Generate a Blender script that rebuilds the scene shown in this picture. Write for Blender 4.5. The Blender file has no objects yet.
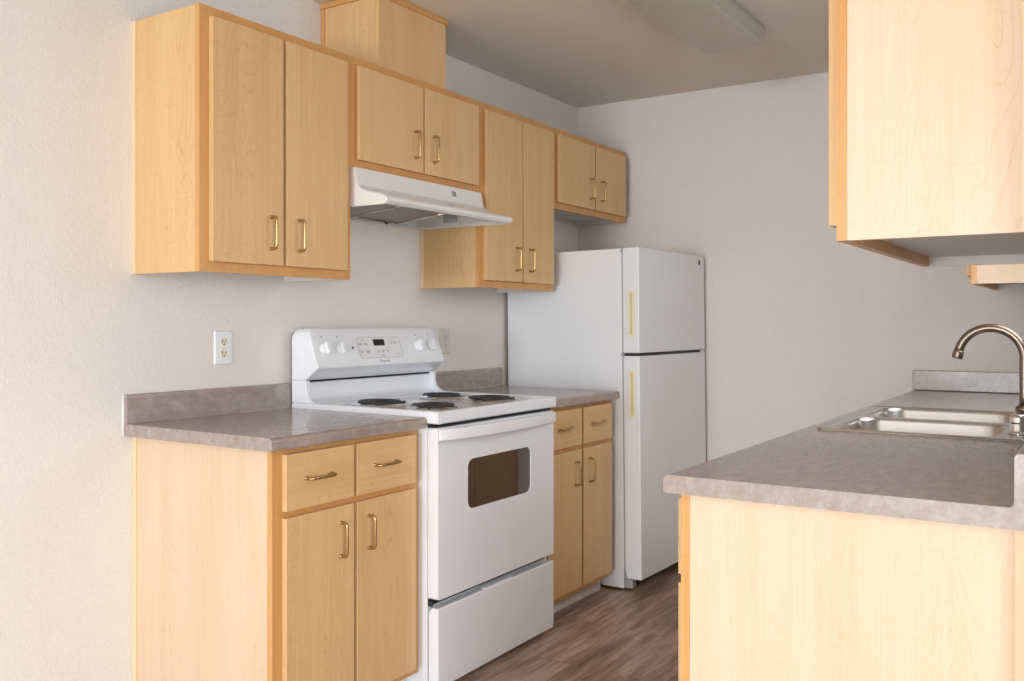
import bpy, bmesh, math, random
from mathutils import Vector, Matrix

S = bpy.context.scene
COL = S.collection
PI = math.pi
random.seed(7)

# ------------------------------------------------------------------ camera
cd = bpy.data.cameras.new('camera')
cam = bpy.data.objects.new('camera', cd)
COL.objects.link(cam)
cam.location = (2.5244, -1.6685, 1.2223)
cam.rotation_euler = (PI / 2, 0, 0.5752)
cd.sensor_width = 36
cd.lens = 922.36 / 1024 * 36
cd.shift_y = -17.4 / 1024
cd.clip_start = 0.05
S.camera = cam

# ------------------------------------------------------------------ world, light, exposure
W = bpy.data.worlds.new('world')
S.world = W
W.use_nodes = True
bg = W.node_tree.nodes['Background']
bg.inputs[0].default_value = (0.80, 0.90, 1.0, 1)
bg.inputs[1].default_value = 1.6


def area(name, loc, rot, sx, sy, power, color=(1, 1, 1), spread=180):
    l = bpy.data.lights.new(name, 'AREA')
    l.shape = 'RECTANGLE'
    l.size, l.size_y = sx, sy
    l.energy = power
    l.color = color
    l.spread = math.radians(spread)
    o = bpy.data.objects.new(name, l)
    COL.objects.link(o)
    o.location = loc
    o.rotation_euler = rot
    return o


# daylight coming in through the two living room openings behind the camera
area('daylight_patio', (1.90, -10.15, 1.20), (math.radians(76), 0, 0), 3.4, 2.0, 158, (0.925, 0.965, 1.0), 110)
area('daylight_side', (5.15, -2.9, 1.20), (math.radians(60), 0, math.radians(90)), 2.8, 1.9, 92, (0.925, 0.965, 1.0), 130)
area('fill_sink', (2.64, 1.585, 1.78), (math.radians(50), 0, math.radians(90)), 0.90, 0.80, 8.0, (0.93, 0.97, 1.0), 150)  # added fill lamp to brighten the kitchen interior, behind the added sink window

vs = S.view_settings
S.display_settings.display_device = 'sRGB'
vs.view_transform = 'Standard'
vs.look = 'None'
vs.gamma = 1
vs.use_curve_mapping = False
vs.exposure = 0.38


# ------------------------------------------------------------------ materials
def new_mat(name):
    m = bpy.data.materials.new(name)
    m.use_nodes = True
    nt = m.node_tree
    return m, nt, nt.nodes['Principled BSDF']


def N(nt, typ, **kw):
    n = nt.nodes.new(typ)
    for k, v in kw.items():
        if k == 'inp':
            for a, b in v.items():
                n.inputs[a].default_value = b
        else:
            setattr(n, k, v)
    return n


def ramp(nt, stops):
    r = N(nt, 'ShaderNodeValToRGB')
    e = r.color_ramp.elements
    while len(e) < len(stops):
        e.new(0.5)
    for el, (p, c) in zip(e, stops):
        el.position = p
        el.color = (*c, 1) if len(c) == 3 else c
    return r


def simple(name, col, rough=0.5, metal=0.0, spec=0.5, bump=None, coat=0.0):
    m, nt, b = new_mat(name)
    b.inputs['Base Color'].default_value = (*col, 1)
    b.inputs['Roughness'].default_value = rough
    b.inputs['Metallic'].default_value = metal
    b.inputs['Specular IOR Level'].default_value = spec
    b.inputs['Coat Weight'].default_value = coat
    tc = N(nt, 'ShaderNodeTexCoord')
    no = N(nt, 'ShaderNodeTexNoise', inp={'Scale': bump[0] if bump else 6.0, 'Detail': 3.0})
    nt.links.new(tc.outputs['Object'], no.inputs['Vector'])
    if bump:
        bp = N(nt, 'ShaderNodeBump', inp={'Strength': bump[1], 'Distance': bump[2]})
        nt.links.new(no.outputs['Fac'], bp.inputs['Height'])
        nt.links.new(bp.outputs['Normal'], b.inputs['Normal'])
    else:
        r = ramp(nt, [(0.3, tuple(c * 0.985 for c in col)), (0.7, tuple(min(1, c * 1.01) for c in col))])
        nt.links.new(no.outputs['Fac'], r.inputs['Fac'])
        nt.links.new(r.outputs['Color'], b.inputs['Base Color'])
    return m


def paint(name, col, scale=70, strength=0.35):
    m, nt, b = new_mat(name)
    tc = N(nt, 'ShaderNodeTexCoord')
    n1 = N(nt, 'ShaderNodeTexNoise', inp={'Scale': scale, 'Detail': 2.0, 'Roughness': 0.6})
    n2 = N(nt, 'ShaderNodeTexNoise', inp={'Scale': scale * 2.6, 'Detail': 2.0})
    mx = N(nt, 'ShaderNodeMath', operation='ADD')
    for n in (n1, n2):
        nt.links.new(tc.outputs['Object'], n.inputs['Vector'])
    nt.links.new(n1.outputs['Fac'], mx.inputs[0])
    nt.links.new(n2.outputs['Fac'], mx.inputs[1])
    bp = N(nt, 'ShaderNodeBump', inp={'Strength': strength, 'Distance': 0.002})
    nt.links.new(mx.outputs[0], bp.inputs['Height'])
    nt.links.new(bp.outputs['Normal'], b.inputs['Normal'])
    r = ramp(nt, [(0.35, tuple(c * 0.97 for c in col)), (0.65, col)])
    nt.links.new(n1.outputs['Fac'], r.inputs['Fac'])
    nt.links.new(r.outputs['Color'], b.inputs['Base Color'])
    b.inputs['Roughness'].default_value = 0.75
    b.inputs['Specular IOR Level'].default_value = 0.25
    return m


def wood(name, light, dark, axis='z', rough=0.38, ring=0.42, fleck=0.5, frame=False):
    """maple grain running along one axis"""
    m, nt, b = new_mat(name)
    tc = N(nt, 'ShaderNodeTexCoord')
    oi = N(nt, 'ShaderNodeObjectInfo')
    mul = N(nt, 'ShaderNodeVectorMath', operation='SCALE')
    mul.inputs[0].default_value = (3.1, 2.3, 5.7)
    nt.links.new(oi.outputs['Random'], mul.inputs['Scale'])
    add = N(nt, 'ShaderNodeVectorMath', operation='ADD')
    nt.links.new(tc.outputs['Object'], add.inputs[0])
    nt.links.new(mul.outputs[0], add.inputs[1])

    def mp(sa, sl):
        v = {'x': (sl, sa, sa), 'y': (sa, sl, sa), 'z': (sa, sa, sl)}[axis]
        n = N(nt, 'ShaderNodeVectorMath', operation='MULTIPLY')
        nt.links.new(add.outputs[0], n.inputs[0])
        n.inputs[1].default_value = v
        return n.outputs[0]
    # fine straight fibres
    f1 = N(nt, 'ShaderNodeTexNoise', inp={'Scale': 1.0, 'Detail': 4.0, 'Roughness': 0.6})
    nt.links.new(mp(150, 3.0), f1.inputs['Vector'])
    # broad soft bands
    f2 = N(nt, 'ShaderNodeTexNoise', inp={'Scale': 1.0, 'Detail': 2.0})
    nt.links.new(mp(14, 0.9), f2.inputs['Vector'])
    # growth rings cut into arches
    f3 = N(nt, 'ShaderNodeTexNoise', inp={'Scale': 1.0, 'Detail': 1.5, 'Roughness': 0.45, 'Distortion': 0.25})
    nt.links.new(mp(9.0, 1.5), f3.inputs['Vector'])
    rg = N(nt, 'ShaderNodeMath', operation='MULTIPLY')
    nt.links.new(f3.outputs['Fac'], rg.inputs[0])
    rg.inputs[1].default_value = 26.0
    fr = N(nt, 'ShaderNodeMath', operation='FRACT')
    nt.links.new(rg.outputs[0], fr.inputs[0])
    rr = ramp(nt, [(0.0, (1, 1, 1)), (0.09, (0.25, 0.25, 0.25)), (0.3, (0, 0, 0)), (1.0, (0, 0, 0))])
    nt.links.new(fr.outputs[0], rr.inputs['Fac'])
    # where the rings show
    f4 = N(nt, 'ShaderNodeTexNoise', inp={'Scale': 1.0, 'Detail': 1.0})
    nt.links.new(mp(8.0, 0.5), f4.inputs['Vector'])
    r4 = ramp(nt, [(0.45, (0, 0, 0)), (0.62, (1, 1, 1))])
    nt.links.new(f4.outputs['Fac'], r4.inputs['Fac'])
    rm = N(nt, 'ShaderNodeMath', operation='MULTIPLY')
    nt.links.new(rr.outputs['Color'], rm.inputs[0])
    nt.links.new(r4.outputs['Color'], rm.inputs[1])
    # cross figure
    f5 = N(nt, 'ShaderNodeTexNoise', inp={'Scale': 1.0, 'Detail': 2.0})
    nt.links.new(mp(34, 120), f5.inputs['Vector'])
    r5 = ramp(nt, [(0.58, (0, 0, 0)), (0.75, (1, 1, 1))])
    nt.links.new(f5.outputs['Fac'], r5.inputs['Fac'])

    def madd(a, k, c):
        n = N(nt, 'ShaderNodeMath', operation='MULTIPLY_ADD')
        nt.links.new(a, n.inputs[0])
        n.inputs[1].default_value = k
        if isinstance(c, (int, float)):
            n.inputs[2].default_value = c
        else:
            nt.links.new(c, n.inputs[2])
        return n.outputs[0]
    v = madd(f1.outputs['Fac'], 0.62, -0.18)
    v = madd(f2.outputs['Fac'], 0.55, v)
    v = madd(rm.outputs[0], ring, v)
    v = madd(r5.outputs['Color'], 0.34 * fleck, v)
    cr = ramp(nt, [(0.15, light), (0.85, dark)])
    nt.links.new(v, cr.inputs['Fac'])
    nt.links.new(cr.outputs['Color'], b.inputs['Base Color'])
    b.inputs['Roughness'].default_value = rough
    b.inputs['Specular IOR Level'].default_value = 0.4
    return m


def counter_mat():
    m, nt, b = new_mat('taupe_laminate')
    tc = N(nt, 'ShaderNodeTexCoord')
    n1 = N(nt, 'ShaderNodeTexNoise', inp={'Scale': 20.0, 'Detail': 8.0, 'Roughness': 0.75, 'Distortion': 0.3})
    mp = N(nt, 'ShaderNodeVectorMath', operation='MULTIPLY')
    mp.inputs[1].default_value = (2.2, 0.9, 1.6)
    nt.links.new(tc.outputs['Object'], mp.inputs[0])
    nt.links.new(mp.outputs[0], n1.inputs['Vector'])
    n2 = N(nt, 'ShaderNodeTexNoise', inp={'Scale': 130.0, 'Detail': 4.0, 'Roughness': 0.75})
    nt.links.new(tc.outputs['Object'], n2.inputs['Vector'])
    ad = N(nt, 'ShaderNodeMath', operation='MULTIPLY_ADD')
    nt.links.new(n2.outputs['Fac'], ad.inputs[0])
    ad.inputs[1].default_value = 0.45
    nt.links.new(n1.outputs['Fac'], ad.inputs[2])
    r = ramp(nt, [(0.50, (0.265, 0.212, 0.186)), (0.72, (0.345, 0.284, 0.253)), (0.94, (0.44, 0.380, 0.352))])
    nt.links.new(ad.outputs[0], r.inputs['Fac'])
    nt.links.new(r.outputs['Color'], b.inputs['Base Color'])
    b.inputs['Roughness'].default_value = 0.27
    b.inputs['Specular IOR Level'].default_value = 0.5
    b.inputs['Coat Weight'].default_value = 0.35
    b.inputs['Coat Roughness'].default_value = 0.12
    return m


def floor_mat():
    m, nt, b = new_mat('dark_vinyl_plank')
    tc = N(nt, 'ShaderNodeTexCoord')
    rot = N(nt, 'ShaderNodeMapping')
    rot.inputs['Rotation'].default_value = (0, 0, PI / 2)
    nt.links.new(tc.outputs['Object'], rot.inputs['Vector'])
    br = N(nt, 'ShaderNodeTexBrick', inp={'Scale': 1.0, 'Mortar Size': 0.0012, 'Mortar Smooth': 0.2, 'Bias': 0.0,
                                          'Brick Width': 1.22, 'Row Height': 0.152,
                                          'Color1': (0.0, 0.0, 0.0, 1), 'Color2': (1, 1, 1, 1), 'Mortar': (0.5, 0.5, 0.5, 1)})
    br.offset = 0.37
    nt.links.new(rot.outputs[0], br.inputs['Vector'])
    sc = N(nt, 'ShaderNodeVectorMath', operation='MULTIPLY')
    sc.inputs[1].default_value = (34, 3.2, 1)
    nt.links.new(tc.outputs['Object'], sc.inputs[0])
    of = N(nt, 'ShaderNodeVectorMath', operation='MULTIPLY_ADD')
    nt.links.new(br.outputs['Color'], of.inputs[0])
    of.inputs[1].default_value = (13, 17, 5)
    nt.links.new(sc.outputs[0], of.inputs[2])
    n1 = N(nt, 'ShaderNodeTexNoise', inp={'Scale': 1.0, 'Detail': 7.0, 'Roughness': 0.68, 'Distortion': 0.35})
    nt.links.new(of.outputs[0], n1.inputs['Vector'])
    sc2 = N(nt, 'ShaderNodeVectorMath', operation='MULTIPLY')
    sc2.inputs[1].default_value = (5, 1.1, 1)
    nt.links.new(tc.outputs['Object'], sc2.inputs[0])
    n2 = N(nt, 'ShaderNodeTexNoise', inp={'Scale': 1.0, 'Detail': 3.0})
    nt.links.new(sc2.outputs[0], n2.inputs['Vector'])
    ad = N(nt, 'ShaderNodeMath', operation='MULTIPLY_ADD')
    nt.links.new(n2.outputs['Fac'], ad.inputs[0])
    ad.inputs[1].default_value = 0.5
    nt.links.new(n1.outputs['Fac'], ad.inputs[2])
    ad2 = N(nt, 'ShaderNodeMath', operation='MULTIPLY_ADD')
    nt.links.new(br.outputs['Color'], ad2.inputs[0])
    ad2.inputs[1].default_value = 0.10
    nt.links.new(ad.outputs[0], ad2.inputs[2])
    r = ramp(nt, [(0.50, (0.085, 0.048, 0.032)), (0.76, (0.335, 0.222, 0.165)), (0.98, (0.60, 0.46, 0.38))])
    nt.links.new(ad2.outputs[0], r.inputs['Fac'])
    mx = N(nt, 'ShaderNodeMixRGB', blend_type='MULTIPLY')
    mx.inputs['Fac'].default_value = 1.0
    nt.links.new(r.outputs['Color'], mx.inputs['Color1'])
    inv = ramp(nt, [(0.0, (1, 1, 1)), (1.0, (0.6, 0.58, 0.57))])
    nt.links.new(br.outputs['Fac'], inv.inputs['Fac'])
    nt.links.new(inv.outputs['Color'], mx.inputs['Color2'])
    nt.links.new(mx.outputs['Color'], b.inputs['Base Color'])
    b.inputs['Roughness'].default_value = 0.42
    bp = N(nt, 'ShaderNodeBump', inp={'Strength': 0.25, 'Distance': 0.002})
    nt.links.new(n1.outputs['Fac'], bp.inputs['Height'])
    nt.links.new(bp.outputs['Normal'], b.inputs['Normal'])
    return m


def brushed(name, col, rough, axis_scale=(4, 300, 4)):
    m, nt, b = new_mat(name)
    tc = N(nt, 'ShaderNodeTexCoord')
    sc = N(nt, 'ShaderNodeVectorMath', operation='MULTIPLY')
    sc.inputs[1].default_value = axis_scale
    nt.links.new(tc.outputs['Object'], sc.inputs[0])
    n = N(nt, 'ShaderNodeTexNoise', inp={'Scale': 1.0, 'Detail': 2.0})
    nt.links.new(sc.outputs[0], n.inputs['Vector'])
    r = ramp(nt, [(0.2, (rough * 0.8,) * 3), (0.8, (rough * 1.25,) * 3)])
    nt.links.new(n.outputs['Fac'], r.inputs['Fac'])
    nt.links.new(r.outputs['Color'], b.inputs['Roughness'])
    b.inputs['Base Color'].default_value = (*col, 1)
    b.inputs['Metallic'].default_value = 1
    return m


M = {}
M['wall'] = paint('warm_white_paint', (0.785, 0.738, 0.702), 70, 0.6)
M['ceiling'] = paint('ceiling_paint', (0.76, 0.69, 0.615), 55, 0.4)
M['wood'] = wood('maple_laminate', (0.765, 0.515, 0.262), (0.60, 0.355, 0.148))
M['wood_lit'] = wood('lit_maple_panel', (0.755, 0.578, 0.430), (0.63, 0.440, 0.275))  # lit copy of the maple, washed out to paint in daylight on end panels
M['wood_h'] = wood('maple_laminate_crosswise', (0.765, 0.515, 0.262), (0.60, 0.355, 0.148), 'y')
M['frame'] = wood('solid_maple_frame', (0.70, 0.385, 0.145), (0.50, 0.235, 0.072), 'z', 0.35, 0.25, 0.3)
M['edge'] = simple('maple_edge_band', (0.80, 0.60, 0.38), 0.4)
M['melamine'] = simple('white_melamine', (0.70, 0.68, 0.66), 0.45)
M['counter'] = counter_mat()
M['floor'] = floor_mat()
M['carpet'] = paint('beige_carpet', (0.68, 0.61, 0.53), 160, 1.0)
M['enamel'] = simple('white_enamel', (0.84, 0.86, 0.905), 0.16, coat=0.3)
M['fridge_white'] = simple('textured_white_steel', (0.82, 0.84, 0.87), 0.32, bump=(260, 0.25, 0.0006))
M['plastic'] = simple('white_plastic', (0.84, 0.85, 0.88), 0.3)
M['hood'] = simple('hood_enamel', (0.78, 0.77, 0.755), 0.28)
M['brass'] = brushed('antique_brass', (0.50, 0.34, 0.15), 0.28, (5, 5, 5))
M['black'] = simple('black_gap', (0.012, 0.012, 0.013), 0.6)
M['display'] = simple('black_display', (0.010, 0.009, 0.009), 0.12)
M['coil'] = simple('black_coil', (0.045, 0.043, 0.042), 0.42, metal=0.4)
M['chrome'] = brushed('chrome', (0.80, 0.79, 0.78), 0.14, (4, 4, 4))
M['nickel'] = brushed('brushed_nickel', (0.25, 0.205, 0.165), 0.36, (5, 5, 5))
M['steel'] = brushed('stainless_steel', (0.62, 0.605, 0.60), 0.26, (3, 3, 3))
M['glass'] = simple('oven_glass', (0.030, 0.020, 0.016), 0.04, spec=1.0)
M['glass'].node_tree.nodes['Principled BSDF'].inputs['IOR'].default_value = 2.1
M['yellowed'] = simple('yellowed_plastic', (0.84, 0.78, 0.55), 0.45)
M['aged'] = simple('deep_yellowed_plastic', (0.70, 0.60, 0.34), 0.5)
M['ivory'] = simple('ivory_plastic', (0.80, 0.745, 0.62), 0.35)
M['almond'] = simple('almond_plastic', (0.68, 0.61, 0.53), 0.4)
M['caulk'] = simple('white_caulk', (0.86, 0.86, 0.84), 0.5)
M['dark_print'] = simple('dark_print', (0.12, 0.12, 0.125), 0.5)
M['grey_print'] = simple('grey_print', (0.28, 0.28, 0.29), 0.5)
M['pale_print'] = simple('pale_grey_print', (0.50, 0.49, 0.485), 0.5)
M['panel'] = simple('control_panel_film', (0.80, 0.81, 0.825), 0.25)
M['lens'] = simple('acrylic_lens', (0.50, 0.455, 0.375), 0.35, bump=(380, 0.3, 0.001))
M['lamp_metal'] = simple('lamp_metal', (0.48, 0.43, 0.36), 0.5)
M['filter'] = simple('aluminium_mesh', (0.36, 0.35, 0.35), 0.45, metal=0.6, bump=(420, 0.9, 0.002))
M['toe'] = simple('grey_vinyl_base', (0.78, 0.74, 0.70), 0.5)
M['rubber'] = simple('dark_rubber', (0.03, 0.03, 0.032), 0.6)
M['gasket'] = simple('grey_gasket', (0.40, 0.40, 0.40), 0.6)
M['upvc'] = simple('white_window_frame', (0.82, 0.82, 0.80), 0.4)


def glassm():
    m, nt, b = new_mat('window_glass')
    b.inputs['Base Color'].default_value = (1, 1, 1, 1)
    b.inputs['Roughness'].default_value = 0.0
    b.inputs['Transmission Weight'].default_value = 1.0
    b.inputs['IOR'].default_value = 1.45
    return m


M['pane'] = glassm()


# ------------------------------------------------------------------ helpers
class MB:
    def __init__(s):
        s.bm = bmesh.new()

    def box(s, x0, x1, y0, y1, z0, z1, mi=0):
        x0, x1 = min(x0, x1), max(x0, x1)
        y0, y1 = min(y0, y1), max(y0, y1)
        z0, z1 = min(z0, z1), max(z0, z1)
        v = [s.bm.verts.new(p) for p in ((x0, y0, z0), (x1, y0, z0), (x1, y1, z0), (x0, y1, z0),
                                         (x0, y0, z1), (x1, y0, z1), (x1, y1, z1), (x0, y1, z1))]
        for q in ((0, 3, 2, 1), (4, 5, 6, 7), (0, 1, 5, 4), (1, 2, 6, 5), (2, 3, 7, 6), (3, 0, 4, 7)):
            f = s.bm.faces.new([v[i] for i in q])
            f.material_index = mi
        return s

    def prism(s, prof, f0, f1, mi=0):
        """prof: 2d points; f0, f1: maps of a 2d point to 3d at both ends"""
        a = [s.bm.verts.new(f0(*p)) for p in prof]
        b = [s.bm.verts.new(f1(*p)) for p in prof]
        n = len(prof)
        fs = [s.bm.faces.new(a), s.bm.faces.new(b[::-1])]
        for i in range(n):
            fs.append(s.bm.faces.new([a[i], b[i], b[(i + 1) % n], a[(i + 1) % n]]))
        for f in fs:
            f.material_index = mi
        return s

    def plate(s, loops, f0, f1, mi=0):
        """flat plate with holes: first loop outside, the rest holes"""
        ends = []
        for f in (f0, f1):
            vl = [[s.bm.verts.new(f(*p)) for p in lp] for lp in loops]
            ed = []
            for l in vl:
                for i in range(len(l)):
                    ed.append(s.bm.edges.new((l[i], l[(i + 1) % len(l)])))
            r = bmesh.ops.triangle_fill(s.bm, edges=ed, use_beauty=True, use_dissolve=False)
            for g in r['geom']:
                if isinstance(g, bmesh.types.BMFace):
                    g.material_index = mi
            ends.append(vl)
        for a, b in zip(*ends):
            for i in range(len(a)):
                j = (i + 1) % len(a)
                f = s.bm.faces.new([a[i], b[i], b[j], a[j]])
                f.material_index = mi
        return s

    def tube(s, pts, r, seg=10, caps=True, closed=False, mi=0, flat=1.0):
        pts = [Vector(p) for p in pts]
        n = len(pts)
        rad = r if isinstance(r, (list, tuple)) else [r] * n
        rings = []
        up = None
        for i, p in enumerate(pts):
            if closed:
                t = (pts[(i + 1) % n] - pts[i - 1]).normalized()
            else:
                t = (pts[min(i + 1, n - 1)] - pts[max(i - 1, 0)]).normalized()
            if up is None:
                up = Vector((0, 0, 1)) if abs(t.z) < 0.9 else Vector((1, 0, 0))
            side = t.cross(up).normalized()
            up = side.cross(t).normalized()
            rings.append([s.bm.verts.new(p + (side * math.cos(a) + up * math.sin(a) * flat) * rad[i])
                          for a in (2 * PI * k / seg for k in range(seg))])
        m = n if closed else n - 1
        for i in range(m):
            a, b = rings[i], rings[(i + 1) % n]
            for k in range(seg):
                f = s.bm.faces.new([a[k], a[(k + 1) % seg], b[(k + 1) % seg], b[k]])
                f.material_index = mi
                f.smooth = True
        if caps and not closed:
            s.bm.faces.new(rings[0][::-1]).material_index = mi
            s.bm.faces.new(rings[-1]).material_index = mi
        return s

    def lathe(s, prof, c, seg=32, axis='z', mi=0):
        """prof: (radius, height) pairs along the axis from centre c"""
        c = Vector(c)
        ax = {'z': (Vector((1, 0, 0)), Vector((0, 1, 0)), Vector((0, 0, 1))),
              'x': (Vector((0, 1, 0)), Vector((0, 0, 1)), Vector((1, 0, 0)))}[axis] if isinstance(axis, str) else axis
        rings = []
        for r, h in prof:
            if r < 1e-6:
                rings.append([s.bm.verts.new(c + ax[2] * h)])
            else:
                rings.append([s.bm.verts.new(c + ax[0] * r * math.cos(a) + ax[1] * r * math.sin(a) + ax[2] * h)
                              for a in (2 * PI * k / seg for k in range(seg))])
        for a, b in zip(rings, rings[1:]):
            for k in range(seg):
                if len(a) == 1 and len(b) == 1:
                    continue
                if len(a) == 1:
                    q = [a[0], b[(k + 1) % seg], b[k]]
                elif len(b) == 1:
                    q = [a[k], a[(k + 1) % seg], b[0]]
                else:
                    q = [a[k], a[(k + 1) % seg], b[(k + 1) % seg], b[k]]
                f = s.bm.faces.new(q)
                f.material_index = mi
                f.smooth = True
        return s

    def loft(s, rings, mi=0, cap=True):
        rv = [[s.bm.verts.new(p) for p in r] for r in rings]
        n = len(rv[0])
        for a, b in zip(rv, rv[1:]):
            for k in range(n):
                f = s.bm.faces.new([a[k], a[(k + 1) % n], b[(k + 1) % n], b[k]])
                f.smooth = True
                f.material_index = mi
        if cap:
            s.bm.faces.new(rv[-1]).material_index = mi
        return s


def rrect(x0, x1, y0, y1, r, seg=6):
    out = []
    for cx, cy, a0 in ((x1 - r, y0 + r, -PI / 2), (x1 - r, y1 - r, 0), (x0 + r, y1 - r, PI / 2), (x0 + r, y0 + r, PI)):
        for k in range(seg + 1):
            a = a0 + PI / 2 * k / seg
            out.append((cx + r * math.cos(a), cy + r * math.sin(a)))
    return out


def origin_of(par):
    return Vector((0, 0, 0)) if par is None else Vector(par.get('_o', (0, 0, 0)))


ORG = {}


def wpos(o):
    return ORG.get(o.name, Vector((0, 0, 0))) if o else Vector((0, 0, 0))


def obj(name, mb, mats, parent=None, bevel=0, smooth=False, seg=2, recalc=True):
    """mesh given in world coordinates, linked under its parent"""
    if isinstance(mb, MB):
        if recalc:
            bmesh.ops.recalc_face_normals(mb.bm, faces=mb.bm.faces)
        me = bpy.data.meshes.new(name)
        base = wpos(parent)
        bmesh.ops.translate(mb.bm, verts=mb.bm.verts, vec=-base)
        mb.bm.to_mesh(me)
        mb.bm.free()
    else:
        me = mb
    if not isinstance(mats, (list, tuple)):
        mats = [mats]
    if len(me.materials) == 0:
        for m in mats:
            me.materials.append(m)
    o = bpy.data.objects.new(name, me)
    COL.objects.link(o)
    if parent:
        o.parent = parent
    ORG[o.name] = wpos(parent)
    if smooth:
        for p in me.polygons:
            p.use_smooth = True
    if bevel:
        md = o.modifiers.new('bevel', 'BEVEL')
        md.width = bevel
        md.segments = seg
        md.limit_method = 'ANGLE'
        md.angle_limit = math.radians(40)
        md.harden_normals = True
    return o


def place_mesh(name, me, loc, rot, parent):
    o = bpy.data.objects.new(name, me)
    COL.objects.link(o)
    o.parent = parent
    o.location = Vector(loc) - wpos(parent)
    o.rotation_euler = rot
    return o


def thing(name, label, cat, loc, group=None):
    o = bpy.data.objects.new(name, None)
    o.empty_display_size = 0.1
    COL.objects.link(o)
    o.location = loc
    ORG[o.name] = Vector(loc)
    return tag(o, label, cat, group)


def tag(o, label, cat, group=None):
    o['label'] = label
    o['category'] = cat
    if group:
        o['group'] = group
    return o


def struct(name, mb, mats, **k):
    o = obj(name, mb, mats, **k)
    o['kind'] = 'structure'
    return o


def text_mesh(body, size, mat, extrude=0.0003):
    cu = bpy.data.curves.new('lettering', 'FONT')
    cu.body = body
    cu.size = size
    cu.extrude = extrude
    cu.align_x = 'CENTER'
    cu.align_y = 'CENTER'
    t = bpy.data.objects.new('lettering_tmp', cu)
    COL.objects.link(t)
    bpy.context.view_layer.update()
    me = bpy.data.meshes.new_from_object(t.evaluated_get(bpy.context.evaluated_depsgraph_get()))
    bpy.data.objects.remove(t)
    me.materials.clear()
    me.materials.append(mat)
    return me


# ------------------------------------------------------------------ room shell
H = 2.438
XR = 2.410     # kitchen side of the right wall
YF = 2.908     # far wall
YB = -10.0     # living room back wall
XL = 5.00      # living room right wall
YR = 0.066     # near end of the right kitchen wall

struct('floor', MB().box(-0.12, XL + 0.12, -0.05, YF + 0.12, -0.08, 0), M['floor'])
struct('floor_carpet', MB().box(-0.12, XL + 0.12, YB - 0.12, -0.051, -0.08, 0.004), M['carpet'])
struct('ceiling', MB().box(-0.12, XL + 0.12, YB - 0.12, YF + 0.12, H, H + 0.08), M['ceiling'])
struct('wall_left', MB().box(-0.12, 0, YB - 0.12, YF, 0, H), M['wall'])
struct('wall_far', MB().box(-0.12, XL + 0.12, YF, YF + 0.12, 0, H), M['wall'])
struct('wall_living_far', MB().box(XR + 0.1205, XL + 0.12, YR, YR + 0.12, 0, H), M['wall'])


def wall_with_window(name, n, axis, c, a0, a1, h0, h1, w0, w1, s):
    """axis 'y': wall in the xz plane at y=c..c+s*0.12, opening h0..h1 x w0..w1"""
    mb = MB()
    f = (lambda d: (lambda u, v: (u, d, v))) if axis == 'y' else (lambda d: (lambda u, v: (d, u, v)))
    mb.plate([[(a0, 0), (a1, 0), (a1, H), (a0, H)], [(h0, w0), (h1, w0), (h1, w1), (h0, w1)]], f(c), f(c + s * 0.12))
    struct(name, mb, M['wall'])
    fr = MB()
    mid = (h0 + h1) / 2
    fr.plate([[(h0 + .002, w0 + .002), (h1 - .002, w0 + .002), (h1 - .002, w1 - .002), (h0 + .002, w1 - .002)],
              [(h0 + 0.06, w0 + 0.06), (mid - 0.03, w0 + 0.06), (mid - 0.03, w1 - 0.06), (h0 + 0.06, w1 - 0.06)],
              [(mid + 0.03, w0 + 0.06), (h1 - 0.06, w0 + 0.06), (h1 - 0.06, w1 - 0.06), (mid + 0.03, w1 - 0.06)]],
             f(c + s * 0.03), f(c + s * 0.09))
    struct(n, fr, M['upvc'])


wall_with_window('wall_back', 'window_1', 'y', YB, 0, XL, 0.10, 3.70, 0.10, 2.25, -1)
wall_with_window('wall_living_right', 'window_2', 'x', XL, YB, YR, -4.3, -1.5, 0.15, 2.2, 1)

wall_with_window('wall_right', 'added_window', 'x', XR, YR, YF, 1.115, 2.055, 1.19, 2.13, 1)  # unseen window over the sink, added as an opening for the fill lamp

# ------------------------------------------------------------------ brass pull
def arc(c, r, a0, a1, n, f):
    return [f(c[0] + r * math.cos(a0 + (a1 - a0) * k / n), c[1] + r * math.sin(a0 + (a1 - a0) * k / n)) for k in range(n + 1)]


def pull_mesh():
    """bar pull lying along local z, standing out along local +x"""
    L, hgt, r = 0.049, 0.026, 0.0046
    rb = 0.011
    pts = [(0, 0, L)]
    pts += arc((hgt - rb, L - rb), rb, PI / 2, 0, 6, lambda a, b: (a, 0, b))
    pts += [(hgt, 0, 0.0)]
    pts += arc((hgt - rb, -L + rb), rb, 0, -PI / 2, 6, lambda a, b: (a, 0, b))
    pts += [(0, 0, -L)]
    mb = MB()
    mb.tube(pts, r, 10)
    for z in (L, -L):
        mb.lathe([(0.0, 0.0), (0.0062, 0.0), (0.0060, 0.002), (0.0046, 0.005), (0.0, 0.005)], (0, 0, z), 14, 'x')
    bmesh.ops.recalc_face_normals(mb.bm, faces=mb.bm.faces)
    me = bpy.data.meshes.new('pull')
    mb.bm.to_mesh(me)
    mb.bm.free()
    me.materials.append(M['brass'])
    return me


PULL = pull_mesh()


def add_pull(parent, x, y, z, s, horizontal=False):
    rz = 0 if s > 0 else PI
    rx = PI / 2 if horizontal else 0
    m = Matrix.Rotation(rz, 4, 'Z') @ Matrix.Rotation(rx, 4, 'X')
    o = place_mesh('handle', PULL, (x, y, z), m.to_euler(), parent)
    return o


# ------------------------------------------------------------------ cabinets
def slab_door(name, parent, xa, xb, y0, y1, z0, z1, mat):
    return obj(name, MB().box(xa, xb, y0, y1, z0, z1), mat, parent, bevel=0.0012)


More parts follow.
